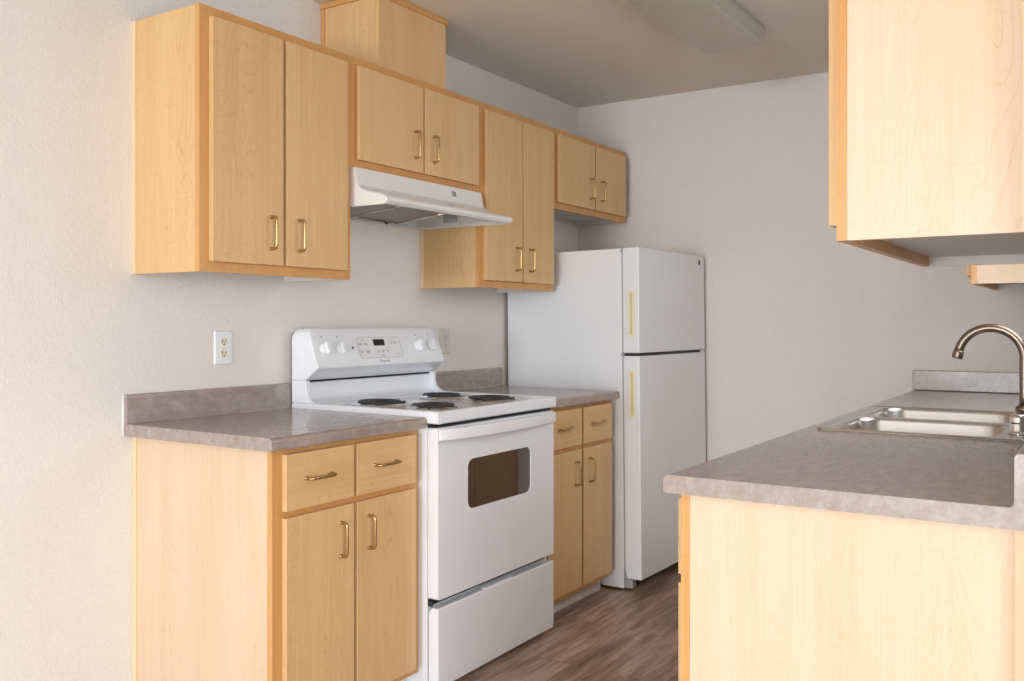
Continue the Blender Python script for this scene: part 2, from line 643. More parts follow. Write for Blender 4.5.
def carcass(t, xw, s, depth, y0, y1, z0, z1, rec, side):
    """side panels, bottom, top, back; rec: how far the bottom panel sits above the lower edge"""
    X = lambda d: xw + s * d
    th = 0.016
    for yy, inner in ((y0, y0 + th), (y1 - th, y1 - th)):
        mb = MB().box(X(0.001), X(depth - 0.019), yy, yy + th, z0, z1)
        mb.bm.faces.ensure_lookup_table()
        bmesh.ops.recalc_face_normals(mb.bm, faces=mb.bm.faces)
        for f in mb.bm.faces:
            ny = f.normal.y
            if (yy == y0 and ny > 0.5) or (yy != y0 and ny < -0.5):
                f.material_index = 1
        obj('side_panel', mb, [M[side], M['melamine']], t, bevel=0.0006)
    a, b = y0 + th + .0005, y1 - th - .0005
    obj('bottom_panel', MB().box(X(0.001), X(depth - 0.0195), a, b, z0 + rec, z0 + rec + 0.014), M['melamine'], t)
    obj('back_panel', MB().box(X(0.001), X(0.006), a, b, z0 + rec + 0.0145, z1 - 0.018), M['melamine'], t)
    return X


def face_frame(t, X, depth, y0, y1, z0, z1, stile, rail_b, rail_t, mids=()):
    """mids: z ranges of extra rails; with a centre stile behind the door meeting"""
    holes = []
    zs = [z0 + rail_b]
    for m0, m1 in mids:
        zs += [m0, m1]
    zs.append(z1 - rail_t)
    for i in range(0, len(zs), 2):
        holes.append([(y0 + stile, zs[i]), (y1 - stile, zs[i]), (y1 - stile, zs[i + 1]), (y0 + stile, zs[i + 1])])
    outer = [(y0, z0), (y1, z0), (y1, z1), (y0, z1)]
    return obj('face_frame', MB().plate([outer] + holes, lambda u, v: (X(depth - 0.0188), u, v), lambda u, v: (X(depth), u, v)),
               M['frame'], t)


def wall_cabinet(label, xw, s, depth, y0, y1, z0, z1, doors, group, scribe=0.020, dz=0.0305, side='wood'):
    t = thing('wall_cabinet', label, 'cabinet', (xw + s * depth / 2, (y0 + y1) / 2, z0), group)
    X = carcass(t, xw, s, depth, y0, y1, z0, z1, 0.024, side)
    obj('top_panel', MB().box(X(0.001), X(depth - 0.0195), y0 + .0165, y1 - .0165, z1 - 0.016, z1 - 0.001), M['melamine'], t)
    face_frame(t, X, depth, y0, y1, z0, z1, 0.038, 0.045, 0.045)
    d0, d1 = doors
    for i, (a, b) in enumerate((d0, d1)):
        dr = slab_door('door', t, X(depth + 0.001), X(depth + 0.019), a, b, z0 + dz, z1 - 0.031, M['wood'])
        hy = b - 0.052 if i == 0 else a + 0.052
        add_pull(dr, X(depth + 0.019), hy, z0 + dz + 0.100, s)
    if scribe:
        obj('scribe_trim', MB().box(X(0.001), X(scribe), y0 - 0.0045, y0 - 0.0002, z0 + 0.0005, z1), M['edge'], t)
    return t


G_UL = 'wooden wall cabinets along the left wall'
UD = 0.315
Z0, Z1, ZM = 1.3725, 2.149, 1.7655
wall_cabinet('tall maple wall cabinet nearest the camera on the left wall, above the outlet', 0, 1, UD, 0.0775, 0.7085, Z0, Z1,
             ((0.110, 0.3835), (0.3975, 0.677)), G_UL)
wall_cabinet('short maple wall cabinet directly above the white range hood', 0, 1, UD, 0.7095, 1.4885, ZM, Z1,
             ((0.735, 1.0915), (1.102, 1.459)), G_UL, scribe=False, dz=0.026)
wall_cabinet('tall narrow maple wall cabinet between the range hood and the refrigerator', 0, 1, UD, 1.4895, 2.1005, Z0, Z1,
             ((1.515, 1.797), (1.806, 2.074)), G_UL)
wall_cabinet('short maple wall cabinet above the white refrigerator', 0, 1, UD, 2.1015, 2.866, ZM, Z1,
             ((2.122, 2.485), (2.497, 2.840)), G_UL, scribe=False)

G_UR = 'wooden wall cabinets along the right wall'
URD = XR - 2.0935
wall_cabinet('large maple wall cabinet at the upper right, nearest the camera above the peninsula', XR, -1, URD, 0.1153, 1.061, Z0 + 0.004, Z1,
             ((0.134, 0.583), (0.593, 1.040)), G_UR, scribe=0.010, side='wood_lit')
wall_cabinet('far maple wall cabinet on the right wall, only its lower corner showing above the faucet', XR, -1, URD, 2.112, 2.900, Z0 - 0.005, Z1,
             ((2.131, 2.500), (2.510, 2.880)), G_UR, scribe=0.010, side='wood_lit')

# boxed duct cover standing on the cabinet over the hood
t = thing('duct_cover', 'maple box hiding the hood duct, between the wall cabinets and the ceiling', 'duct cover', (0.15, 1.09, Z1))
bx0, by0, by1, bxf = 0.001, 0.888, 1.292, 0.288
zb, zt = Z1 + 0.001, H - 0.001
obj('side_panel', MB().box(bx0, bxf - 0.019, by0, by0 + 0.016, zb, zt), M['wood'], t)
obj('side_panel', MB().box(bx0, bxf - 0.019, by1 - 0.016, by1, zb, zt), M['wood'], t)
mb = MB().box(bxf - 0.0185, bxf, by0, by1, zb, zt)
obj('front_panel', mb, M['wood'], t, bevel=0.001)
mb = MB()
mb.box(bxf + 0.0003, bxf + 0.009, by0 - 0.009, by1 + 0.009, H - 0.022, zt)
mb.box(0.001, bxf, by0 - 0.009, by0 - 0.0003, H - 0.022, zt)
mb.box(0.001, bxf, by1 + 0.0003, by1 + 0.009, H - 0.022, zt)
obj('crown_trim', mb, M['frame'], t, bevel=0.002)
obj('scribe_trim', MB().box(0.001, 0.02, by0 - 0.004, by0 - 0.0003, zb, H - 0.0225), M['frame'], t)


def base_cabinet(label, xw, s, depth, y0, y1, doors, group, toe=0.095, scribe=True, drawers=True, zt=0.8755, toe_mat='toe', dt=0.019):
    t = thing('base_cabinet', label, 'cabinet', (xw + s * depth / 2, (y0 + y1) / 2, 0), group)
    X = lambda d: xw + s * d
    z0, z1 = 0.074, zt
    th = 0.016
    for yy in (y0, y1 - th):
        prof = [(0.001, 0.0005), (depth - 0.072, 0.0005), (depth - 0.072, z0), (depth - 0.0193, z0), (depth - 0.0193, z1), (0.001, z1)]
        mb = MB().prism(prof, lambda u, v: (X(u), yy, v), lambda u, v: (X(u), yy + th, v))
        bmesh.ops.recalc_face_normals(mb.bm, faces=mb.bm.faces)
        for f in mb.bm.faces:
            if (yy == y0 and f.normal.y > .5) or (yy != y0 and f.normal.y < -.5):
                f.material_index = 1
        obj('side_panel', mb, [M['wood_lit'], M['melamine']], t)
    a, b = y0 + th + .0005, y1 - th - .0005
    obj('bottom_panel', MB().box(X(0.001), X(depth - 0.0195), a, b, z0 + 0.012, z0 + 0.028), M['melamine'], t)
    obj('back_panel', MB().box(X(0.001), X(0.006), a, b, z0 + 0.029, z1 - 0.02), M['melamine'], t)
    obj('toe_kick', MB().box(X(depth - 0.070), X(depth - 0.055), y0, y1, 0.0005, z0 - 0.0005), M[toe_mat], t)
    face_frame(t, X, depth, y0, y1, z0, z1, 0.038, 0.045, 0.035, mids=((0.680, 0.712),))
    zd = z1 - 0.012
    for i, (a, b) in enumerate(doors):
        if drawers:
            dr = slab_door('drawer', t, X(depth + 0.001), X(depth + dt), a, b, 0.704, 0.861, M['wood_h'])
            add_pull(dr, X(depth + dt), (a + b) / 2 - 0.012, 0.787, s, True)
        d = slab_door('door', t, X(depth + 0.001), X(depth + dt), a, b, 0.098, 0.686, M['wood'])
        hy = b - 0.057 if i == 0 else a + 0.050
        if len(doors) == 1:
            hy = b - 0.05
        add_pull(d, X(depth + dt), hy, 0.588, s)
    if scribe:
        obj('scribe_trim', MB().box(X(0.001), X(0.020), y0 - 0.0045, y0 - 0.0003, 0.0005, z1), M['edge'], t)
    return t


G_BL = 'wooden base cabinets along the left wall'
BD = 0.6132
base_cabinet('maple base cabinet in the left foreground with two drawers and two doors', 0, 1, BD, 0.0808, 0.7105,
             ((0.115, 0.384), (0.399, 0.677)), G_BL)
base_cabinet('narrow maple base cabinet between the stove and the refrigerator', 0, 1, BD, 1.4835, 2.110,
             ((1.520, 1.800), (1.816, 2.083)), G_BL)
G_BR = 'wooden base cabinets of the sink counter'
PD = XR - 1.789
PT = 0.8780
base_cabinet('maple base cabinet under the near end of the sink countertop', XR, -1, PD, 0.1005, 1.0,
             ((0.120, 0.545), (0.557, 0.980)), G_BR, dt=0.0145, zt=PT)
base_cabinet('maple base cabinet with two drawers directly under the steel sink', XR, -1, PD, 1.002, 2.02,
             ((1.022, 1.505), (1.517, 2.000)), G_BR, dt=0.0145, zt=PT, scribe=False)
base_cabinet('maple base cabinet under the far end of the sink countertop, against the far wall', XR, -1, PD, 2.022, 2.905,
             ((2.042, 2.460), (2.472, 2.890)), G_BR, dt=0.0145, zt=PT, scribe=False)


# ------------------------------------------------------------------ countertops
def counter_profile(depth, zt, th=0.0365, splash=0.090, st=0.019):
    r = 0.013
    zb = zt - th
    p = [(0.0005, zb), (depth - 0.008, zb)]
    p += [(depth - 0.008 + 0.008 * math.sin(a), zb + 0.008 - 0.008 * math.cos(a)) for a in (PI / 8 * k for k in range(1, 5))]
    p += [(depth - r + r * math.cos(a), zt - r + r * math.sin(a)) for a in (PI / 2 * k / 6 for k in range(0, 7))]
    c = 0.008
    p += [(st + c - c * math.sin(a), zt + c - c * math.cos(a)) for a in (PI / 2 * k / 5 for k in range(0, 6))]
    rt = 0.008
    p += [(st - rt + rt * math.cos(a), zt + splash - rt + rt * math.sin(a)) for a in (PI / 2 * k / 4 for k in range(0, 5))]
    p += [(0.0005, zt + splash)]
    return p


CT = 0.914
CD = 0.649
G_C = 'taupe laminate countertops'
mb = MB().prism(counter_profile(CD, CT), lambda u, v: (u, 0.0466, v), lambda u, v: (u, 0.7125, v))
t = thing('countertop', 'short taupe countertop section left of the stove, with its backsplash on the left wall', 'countertop', (0.32, 0.38, CT - 0.038), G_C)
obj('worktop', mb, M['counter'], t)
c = obj('caulk_bead', MB().tube([(0.001, 0.0455, 0.879), (0.001, 0.0455, 1.004)], 0.0025, 8), M['caulk'], t)
mb = MB().prism(counter_profile(CD, CT), lambda u, v: (u, 1.4815, v), lambda u, v: (u, 2.113, v))
tag(obj('countertop', mb, M['counter']), 'short taupe countertop section between the stove and the refrigerator', 'countertop', G_C)

PT2 = 0.9150
PX = XR - 1.7627
PY0 = 0.0700
SX0, SX1, SY0, SY1 = 1.826, 2.345, 1.058, 1.866     # hole for the sink
prof = counter_profile(PX, PT2)
t = thing('countertop', 'long taupe countertop on the right holding the steel sink', 'countertop', (2.08, 1.5, PT2 - 0.038), G_C)
mb = MB()
m = lambda y: (lambda u, v: (XR - u, y, v))
mb.prism(prof, m(PY0), m(SY0))
mb.prism(prof, m(SY1), m(YF - 0.001))
front = [p for p in prof if p[0] > XR - SX0]
front = [(XR - SX0, PT2 - 0.0365)] + front + [(XR - SX0, PT2)]
mb.prism(front, m(SY0), m(SY1))
back = [(0.0005, PT2 - 0.0365), (XR - SX1, PT2 - 0.0365), (XR - SX1, PT2)] + [p for p in prof if p[0] <= 0.028 and p[1] >= PT2 - 1e-6]
mb.prism(back, m(SY0), m(SY1))
bmesh.ops.remove_doubles(mb.bm, verts=mb.bm.verts, dist=0.00001)
obj('worktop', mb, M['counter'], t)
mb = MB().box(1.7630, XR - 0.0195, YF - 0.0205, YF - 0.0012, PT2 + 0.0005, PT2 + 0.092)
obj('backsplash', mb, M['counter'], t, bevel=0.004)

# ------------------------------------------------------------------ sink
t = thing('kitchen_sink', 'double bowl stainless steel sink set into the right countertop', 'sink', (2.09, 1.51, PT2))
zr = PT2 + 0.0045
ox0, ox1, oy0, oy1 = 1.806, 2.364, 1.042, 1.882
b1 = (1.848, 2.272, 1.074, 1.446)
b2 = (1.848, 2.272, 1.480, 1.852)
RC = 0.065
mb = MB()
outer = rrect(ox0 + .006, ox1 - .006, oy0 + .006, oy1 - .006, 0.028, 6)
mb.plate([outer, rrect(*b1, RC, 8), rrect(*b2, RC, 8)], lambda u, v: (u, v, zr - 0.001), lambda u, v: (u, v, zr))
o2 = rrect(ox0, ox1, oy0, oy1, 0.034, 6)
mb.loft([[(x, y, zr + 0.0) for x, y in outer],
         [(x + (X - x) * .35, y + (Y - y) * .35, zr + .0022) for (x, y), (X, Y) in zip(outer, o2)],
         [(x + (X - x) * .75, y + (Y - y) * .75, zr + .0012) for (x, y), (X, Y) in zip(outer, o2)],
         [(X, Y, PT2 + 0.0006) for X, Y in o2]], cap=False)
obj('rim', mb, M['steel'], t)
for b in (b1, b2):
    mb = MB()
    rings = []
    for ins, dz, r in ((0.0, 0.0, RC), (0.002, -0.002, RC), (0.005, -0.010, RC), (0.010, -0.14, RC - .002), (0.016, -0.158, RC - .004),
                       (0.030, -0.170, RC - .01), (0.060, -0.174, RC - .02)):
        rings.append([(x, y, zr + dz) for x, y in rrect(b[0] + ins, b[1] - ins, b[2] + ins, b[3] - ins, r, 8)])
    mb.loft(rings)
    bw = obj('bowl', mb, M['steel'], t)
    cx, cy = (b[0] + b[1]) / 2, (b[2] + b[3]) / 2
    dm = MB().lathe([(0.0, 0.0025), (0.018, 0.002), (0.030, 0.004), (0.042, 0.004), (0.044, 0.001)], (cx, cy, zr - 0.1742), 28)
    obj('drain', dm, M['chrome'], bw)

# faucet
fx, fy = 2.308, 1.500
zd = zr + 0.0006
t = thing('faucet', 'tall brushed nickel gooseneck faucet behind the sink bowls', 'faucet', (fx, fy, zd))
mb = MB().lathe([(0.0, 0.0002), (0.030, 0.0002), (0.030, 0.004), (0.026, 0.008), (0.0, 0.008)], (fx, fy, zd), 32)
obj('base_plate', mb, M['nickel'], t)
mb = MB().lathe([(0.0235, 0.0085), (0.0225, 0.012), (0.0215, 0.036), (0.0245, 0.039), (0.0245, 0.047), (0.020, 0.052), (0.0135, 0.056), (0.0, 0.056)], (fx, fy, zd), 32)
obj('body', mb, M['nickel'], t)
mb = MB().tube([(fx + 0.016, fy + 0.012, zd + 0.030), (fx + 0.036, fy + 0.024, zd + 0.040), (fx + 0.060, fy + 0.040, zd + 0.062)], [0.007, 0.006, 0.005], 14)
obj('lever', mb, M['nickel'], t)
R = 0.0905
zc = 1.117
pts = [(fx, fy, zd + 0.056), (fx, fy, 1.0), (fx, fy, 1.06), (fx, fy, zc)]
pts += [(fx - R + R * math.cos(a), fy, zc + R * math.sin(a)) for a in (math.radians(6 * k) for k in range(1, 29))]
mb = MB().tube(pts, 0.0132, 18)
sp = obj('spout', mb, M['nickel'], t)
a = math.radians(168)
e = Vector((fx - R + R * math.cos(a), fy, zc + R * math.sin(a)))
d = Vector((-math.sin(a), 0, math.cos(a)))
mb = MB().tube([e - d * 0.002, e + d * 0.001, e + d * 0.006, e + d * 0.020, e + d * 0.024],
               [0.0132, 0.0150, 0.0155, 0.0160, 0.0150], 20)
obj('aerator', mb, M['nickel'], sp)
# air gap cap
ax_, ay_ = 2.316, 1.195
t = thing('air_gap', 'short chrome cylinder cap on the near end of the sink deck', 'air gap', (ax_, ay_, zd))
mb = MB().lathe([(0.0, 0.0002), (0.029, 0.0002), (0.029, 0.003), (0.024, 0.006), (0.0225, 0.009), (0.0225, 0.044), (0.021, 0.050), (0.015, 0.0535), (0.0, 0.0545)],
                (ax_, ay_, zd), 36)
cp = obj('cap', mb, M['chrome'], t)
mb = MB()
vd = math.radians(250)
pp = [(ax_ + 0.0228 * math.cos(vd + k * 0.1), ay_ + 0.0228 * math.sin(vd + k * 0.1), zd + 0.030) for k in range(-5, 6)]
mb.tube(pp, 0.0022, 6)
obj('slot', mb, M['black'], cp)

# ------------------------------------------------------------------ stove
t = thing('stove', 'white electric coil stove between the two left counter sections', 'stove', (0.35, 1.096, 0))
sy0, sy1 = 0.7145, 1.4790
mb = MB().box(0.022, 0.6475, sy0 + 0.001, sy1 - 0.001, 0.030, 0.8900)
mb.box(0.06, 0.60, sy0 + .03, sy1 - .03, 0.022, 0.030)
obj('body', mb, M['enamel'], t, bevel=0.002)
for (x_, y_) in ((0.07, sy0 + .04), (0.07, sy1 - .04), (0.6, sy0 + .04), (0.6, sy1 - .04)):
    obj('foot', MB().lathe([(0.0, 0.0005), (0.016, 0.0005), (0.016, 0.008), (0.008, 0.01), (0.008, 0.0215), (0, 0.0215)], (x_, y_, 0), 14), M['rubber'], t)
# cooktop slab with rounded rolled edges
zc0, zc1 = 0.8915, 0.9330
xf = 0.6930
pr_ = [(0.10, zc0), (xf - 0.006, zc0), (xf, zc0 + 0.005), (xf, zc1 - 0.012)]
pr_ += [(xf - 0.012 + 0.012 * math.cos(a), zc1 - 0.012 + 0.012 * math.sin(a)) for a in (PI / 2 * k / 5 for k in range(1, 6))]
pr_ += [(0.635, zc1 - 0.004), (0.61, zc1 - 0.012), (0.13, zc1 - 0.012), (0.11, zc1 - 0.006), (0.085, zc1 - 0.001), (0.05, zc1 - 0.001), (0.022, zc1 - .001), (0.022, zc0)]
mb = MB().prism(pr_, lambda u, v: (u, sy0 + 0.012, v), lambda u, v: (u, sy1 - 0.012, v))
# raised side rolls of the cooktop
for (ya, yb) in ((sy0, sy0 + 0.026), (sy1 - 0.026, sy1)):
    s2 = rrect(ya, yb, zc0, zc1 + 0.0005, 0.009, 4)
    mb.prism(s2, lambda u, v: (0.022, u, v), lambda u, v: (xf - 0.001, u, v))
ct = obj('cooktop', mb, M['enamel'], t, bevel=0.0015)
zs = zc1 - 0.012
BUR = [(0.266, 0.925, 0.0925), (0.522, 0.915, 0.081), (0.262, 1.305, 0.081), (0.500, 1.300, 0.094)]
for (bx, by, br_) in BUR:
    pan = MB().lathe([(br_ + 0.022, 0.0006), (br_ + 0.021, 0.0035), (br_ + 0.016, 0.0050), (br_ + 0.009, 0.0035), (br_ * .8, 0.0012), (0.030, 0.0008), (0.0, 0.0008)],
                     (bx, by, zs), 48)
    dp = obj('drip_pan', pan, M['chrome'], t)
    mb = MB()
    turns = 4 if br_ > 0.09 else 3.5
    n = int(turns * 36)
    r0 = 0.020
    pts = []
    for k in range(n + 1):
        a = 2 * PI * k / 36 + 0.6
        rr_ = r0 + (br_ - 0.004 - r0) * k / n
        pts.append((bx + rr_ * math.cos(a), by + rr_ * math.sin(a), zs + 0.0120))
    mb.tube(pts, 0.0046, 8)
    for q in range(3):
        a = 2 * PI * q / 3 + 0.4
        mb.tube([(bx + .01 * math.cos(a), by + .01 * math.sin(a), zs + 0.0062), (bx + (br_ + .004) * math.cos(a), by + (br_ + .004) * math.sin(a), zs + 0.0062)], 0.0022, 6)
    mb.lathe([(0.0, 0.0135), (0.012, 0.0130), (0.013, 0.004)], (bx, by, zs), 18)
    obj('burner_coil', mb, M['coil'], dp)
# dark vent gap under the cooktop
mb = MB().box(0.6480, 0.6700, sy0 + 0.002, sy1 - 0.008, 0.8800, 0.8908)
vg = obj('vent_strip', mb, M['black'], t)
mb = MB()
for k in range(22):
    y_ = 0.86 + k * 0.024
    mb.box(0.6702, 0.6715, y_, y_ + 0.014, 0.8830, 0.8865)
obj('vent_slot', mb, M['rubber'], vg)
# oven door
dy0, dy1, dz0, dz1 = 0.7165, 1.4600, 0.3180, 0.8795
wy0, wy1, wz0, wz1 = 0.884, 1.290, 0.588, 0.758
dxb, dxf = 0.6500, 0.6915
mb = MB()
out = rrect(dy0, dy1, dz0, dz1, 0.010, 3)
mb.plate([out, rrect(wy0, wy1, wz0, wz1, 0.030, 7)], lambda u, v: (dxf - 0.006, u, v), lambda u, v: (dxf, u, v))
mb.plate([out, rrect(wy0 + .01, wy1 - .01, wz0 + .01, wz1 - .01, 0.022, 7)], lambda u, v: (dxb, u, v), lambda u, v: (dxf - 0.0060, u, v))
door = obj('oven_door', mb, M['enamel'], t, bevel=0.0025)
gl = MB().plate([rrect(wy0 + .0005, wy1 - .0005, wz0 + .0005, wz1 - .0005, 0.029, 7)], lambda u, v: (dxf - 0.0058, u, v), lambda u, v: (dxf - 0.0035, u, v))
obj('window', gl, M['glass'], door)
# bowed handle
mb = MB()
rings = []
nn = 28
for k in range(nn + 1):
    q = k / nn
    y_ = 0.7175 + (1.456 - 0.7175) * q
    bow = math.sin(PI * q) ** 0.55
    xx = 0.6935 + 0.034 * bow
    thk = 0.012 + 0.004 * bow
    hh = 0.0185 + 0.0015 * bow
    zc_ = 0.8575
    rings.append([(xx + a, y_, zc_ + b) for a, b in rrect(0, thk, -hh, hh, 0.0055, 4)])
mb.loft(rings)
mb.bm.faces.new([v for v in mb.bm.verts[:0]] or [mb.bm.verts.new(p) for p in rings[0]][::-1])
obj('handle', mb, M['plastic'], door)
# storage drawer
mb = MB()
zt_, zb_ = 0.2920, 0.0300
mb.prism([(0.652, zb_), (0.6905, zb_), (0.6925, zb_ + 0.03), (0.6925, zt_ - 0.004), (0.690, zt_), (0.664, zt_ - 0.001), (0.652, zt_ - 0.018)],
         lambda u, v: (u, dy0, v), lambda u, v: (u, dy1 - 0.002, v))
dr = obj('storage_drawer', mb, M['enamel'], t, bevel=0.002)
mb = MB().prism(rrect(0.668, 0.6895, 0.985, 1.175, 0.010, 6), lambda u, v: (u, v, zt_ + 0.0), lambda u, v: (u, v, zt_ + 0.0035))
obj('finger_grip', mb, M['plastic'], dr, bevel=0.0012)
# dark recess between door and drawer
obj('gap_trim', MB().box(0.6480, 0.6510, dy0 + .002, dy1 - .002, 0.294, 0.3170), M['black'], t)
# latch clip seen at the near corner of the gap
obj('latch', MB().box(0.652, 0.664, dy0 + 0.001, dy0 + 0.012, 0.294, 0.312), M['rubber'], t, bevel=0.002)

# backguard : two wings, a recessed panel and the console
wings = []
for (ya, yb) in ((sy0 + .0005, sy0 + 0.020), (sy1 - 0.020, sy1 - 0.0005)):
    wp = [(0.022, zc1), (0.145, zc1)]
    wp += [(0.145 - 0.050 * math.sin(a), zc1 + 0.003 + 0.050 * (1 - math.cos(a))) for a in (PI / 2 * k / 6 for k in range(1, 7))]
    wp += [(0.095, 1.0150), (0.022, 1.0150)]
    wings.append(wp)
for (ya, yb), wp in zip(((sy0 + .0005, sy0 + 0.020), (sy1 - 0.020, sy1 - 0.0005)), wings):
    obj('side_wing', MB().prism(wp, lambda u, v: (u, ya, v), lambda u, v: (u, yb, v)), M['enamel'], t, bevel=0.003)
mb = MB()
ip = [(0.024, zc1), (0.105, zc1 - 0.004)]
ip += [(0.100 - 0.032 * math.sin(a), zc1 + 0.032 * (1 - math.cos(a))) for a in (PI / 2 * k / 6 for k in range(1, 7))]
ip += [(0.062, 1.0150), (0.024, 1.0150)]
mb.prism(ip, lambda u, v: (u, sy0 + 0.0205, v), lambda u, v: (u, sy1 - 0.0205, v))
bgd = obj('splash_panel', mb, M['enamel'], t)
obj('shadow_strip', MB().box(0.0625, 0.075, sy0 + .024, sy1 - 0.022, 1.0070, 1.0148), M['black'], bgd)  # black strip painting in the shade under the console lip
cy0, cy1 = sy0 + 0.0005, 1.462


def console_prof(k):
    # k = 1 in the middle, smaller near the ends where the top rolls off
    zt = 1.160 + 0.045 * k
    p = [(0.022, 1.0155), (0.090, 1.0155), (0.150, 1.0575), (0.1540, 1.0610), (0.1540, 1.0640)]
    x1 = 0.1545 - (zt - 0.010 - 1.060) * 0.36
    p += [(x1, zt - 0.010), (x1 - 0.006, zt - 0.003), (x1 - 0.016, zt), (0.040, zt), (0.027, zt - 0.004), (0.022, zt - 0.014)]
    return p


mb = MB()
rr = []
L = cy1 - cy0
for dyy, k in ((0, 0.40), (0.003, 0.58), (0.008, 0.75), (0.016, 0.90), (0.026, 0.975), (0.040, 1.0), (L - .040, 1.0), (L - .026, .975), (L - .016, .90), (L - .008, .75), (L - .003, .58), (L, .40)):
    sh = 0.0
    rr.append([(x, cy0 + dyy, z) for x, z in console_prof(k)])
mb.loft(rr, cap=True)
mb.bm.faces.new([mb.bm.verts.new(p) for p in rr[0]])
bmesh.ops.remove_doubles(mb.bm, verts=mb.bm.verts, dist=1e-5)
con = obj('console', mb, M['enamel'], t)
md = con.modifiers.new('bevel', 'BEVEL')
md.width = 0.003
md.segments = 2
md.limit_method = 'ANGLE'
md.angle_limit = math.radians(50)
# frame of the slanted face
tl = math.atan(0.36)
face_n = Vector((math.cos(tl), 0, math.sin(tl)))
face_u = Vector((0, 1, 0))
face_v = Vector((-math.sin(tl), 0, math.cos(tl)))


def on_face(y, z, off=0.0):
    x = 0.1545 - (z - 1.060) * 0.36
    return Vector((x, y, z)) + face_n * off


FM = Matrix((face_u, face_v, face_n)).transposed().to_euler()
# control panel film
zmid = 1.1275
pc = on_face(1.076, zmid)
fl = lambda off: (lambda u, v: tuple(pc + face_u * u + face_v * v + face_n * off))
mb = MB().plate([rrect(-0.124, 0.124, -0.041, 0.041, 0.014, 6)], fl(0.0003), fl(0.0016))
pan = obj('control_panel', mb, M['panel'], con)
mb = MB().plate([rrect(-0.1255, 0.1255, -0.0425, 0.0425, 0.015, 6), rrect(-0.1238, 0.1238, -0.0408, 0.0408, 0.014, 6)], fl(0.0003), fl(0.0024))
obj('panel_border', mb, M['pale_print'], con)
mb = MB().plate([[(-0.034, 0.007), (0.030, 0.007), (0.030, 0.033), (-0.034, 0.033)]], fl(0.0017), fl(0.0026))
obj('clock_display', mb, M['display'], pan)
mb = MB()
for (u, v, w_, h_) in ((-.110, .014, .018, .008), (-.078, .014, .020, .009), (-.110, -.016, .014, .009), (-.076, -.016, .022, .013),
                       (.070, .018, .014, .009), (.094, .018, .014, .009), (-.016, -.016, .012, .010), (.010, -.016, .016, .009), (.036, -.016, .014, .009),
                       (.004, -.034, .020, .006), (.098, -.029, .026, .003), (-.095, .029, .026, .002), (.080, .031, .022, .002)):
    mb.plate([[(u - w_ / 2, v - h_ / 2), (u + w_ / 2, v - h_ / 2), (u + w_ / 2, v + h_ / 2), (u - w_ / 2, v + h_ / 2)]], fl(0.0017), fl(0.0020))
obj('touch_pad', mb, M['pale_print'], pan)
tm = text_mesh('Hotpoint', 0.0165, M['dark_print'])
place_mesh('maker_lettering', tm, on_face(1.085, 1.0750, 0.0006), FM, con)
# indicator lamp
mb = MB().lathe([(0.0, 0.0022), (0.0045, 0.0015), (0.005, 0.0)], on_face(0.921, 1.129, 0.0002), 14, (face_u, face_v, face_n))
obj('indicator_light', mb, M['display'], con)
for ky in (0.772, 0.851, 1.312, 1.394):
    kc = on_face(ky, 1.128)
    mb = MB().lathe([(0.0, 0.0005), (0.0235, 0.0005), (0.0245, 0.003), (0.0225, 0.010), (0.019, 0.0125), (0.0, 0.0135)], kc, 30, (face_u, face_v, face_n))
    # grip bar across the dial, tapering at both ends
    g0 = [(-0.0045, 0.0), (-0.0075, 0.010), (-0.0055, 0.0215), (0.0, 0.0255), (0.0055, 0.0215), (0.0075, 0.010), (0.0045, 0.0)]
    g = [(-0.0055, -0.022), (-0.0095, -0.008), (-0.0095, 0.008), (-0.0050, 0.022), (0.0, 0.0262), (0.0050, 0.022), (0.0095, 0.008), (0.0095, -0.008), (0.0055, -0.022), (0, -0.0262)]
    ff = lambda off, sc: (lambda u, v: tuple(kc + face_u * u * sc + face_v * v * sc + face_n * off))
    mb.prism(g, ff(0.008, 1.0), ff(0.0265, 0.82))
    kn = obj('knob', mb, M['plastic'], con, bevel=0.0012)
    mb = MB()
    for q in range(11):
        a = math.radians(-60 - q * 27 + 90 + 0)
        a = math.radians(120 + q * 30)
        for r_ in (0.0305,):
            c_ = kc + face_u * r_ * math.cos(a) + face_v * r_ * math.sin(a)
            du = face_u * math.cos(a) + face_v * math.sin(a)
            dv = -face_u * math.sin(a) + face_v * math.cos(a)
            mb.plate([[(-.0022, -.0008), (.0022, -.0008), (.0022, .0008), (-.0022, .0008)]],
                     lambda u, v: tuple(c_ + du * u + dv * v + face_n * .0003), lambda u, v: tuple(c_ + du * u + dv * v + face_n * .0006))
    for (vv, w_) in ((0.047, .008), (-0.045, .011)):
        c_ = kc + face_v * vv
        mb.plate([[(-w_ / 2, -.0022), (w_ / 2, -.0022), (w_ / 2, .0022), (-w_ / 2, .0022)]],
                 lambda u, v: tuple(c_ + face_u * u + face_v * v + face_n * .0003), lambda u, v: tuple(c_ + face_u * u + face_v * v + face_n * .0006))
    obj('dial_markings', mb, M['grey_print'], con)
# embossed vertical ribs on the near side of the console
mb = MB()
for k, (xx, z_t) in enumerate(((0.045, 1.165), (0.062, 1.150), (0.079, 1.135))):
    mb.tube([(xx - 0.02, cy0 - 0.0002, z_t), (xx, cy0 - 0.0002, z_t - 0.006), (xx + 0.014, cy0 - 0.0002, 1.05), (xx + 0.016, cy0 - 0.0002, 1.035)], 0.0010, 6)
obj('side_ribs', mb, M['enamel'], con)

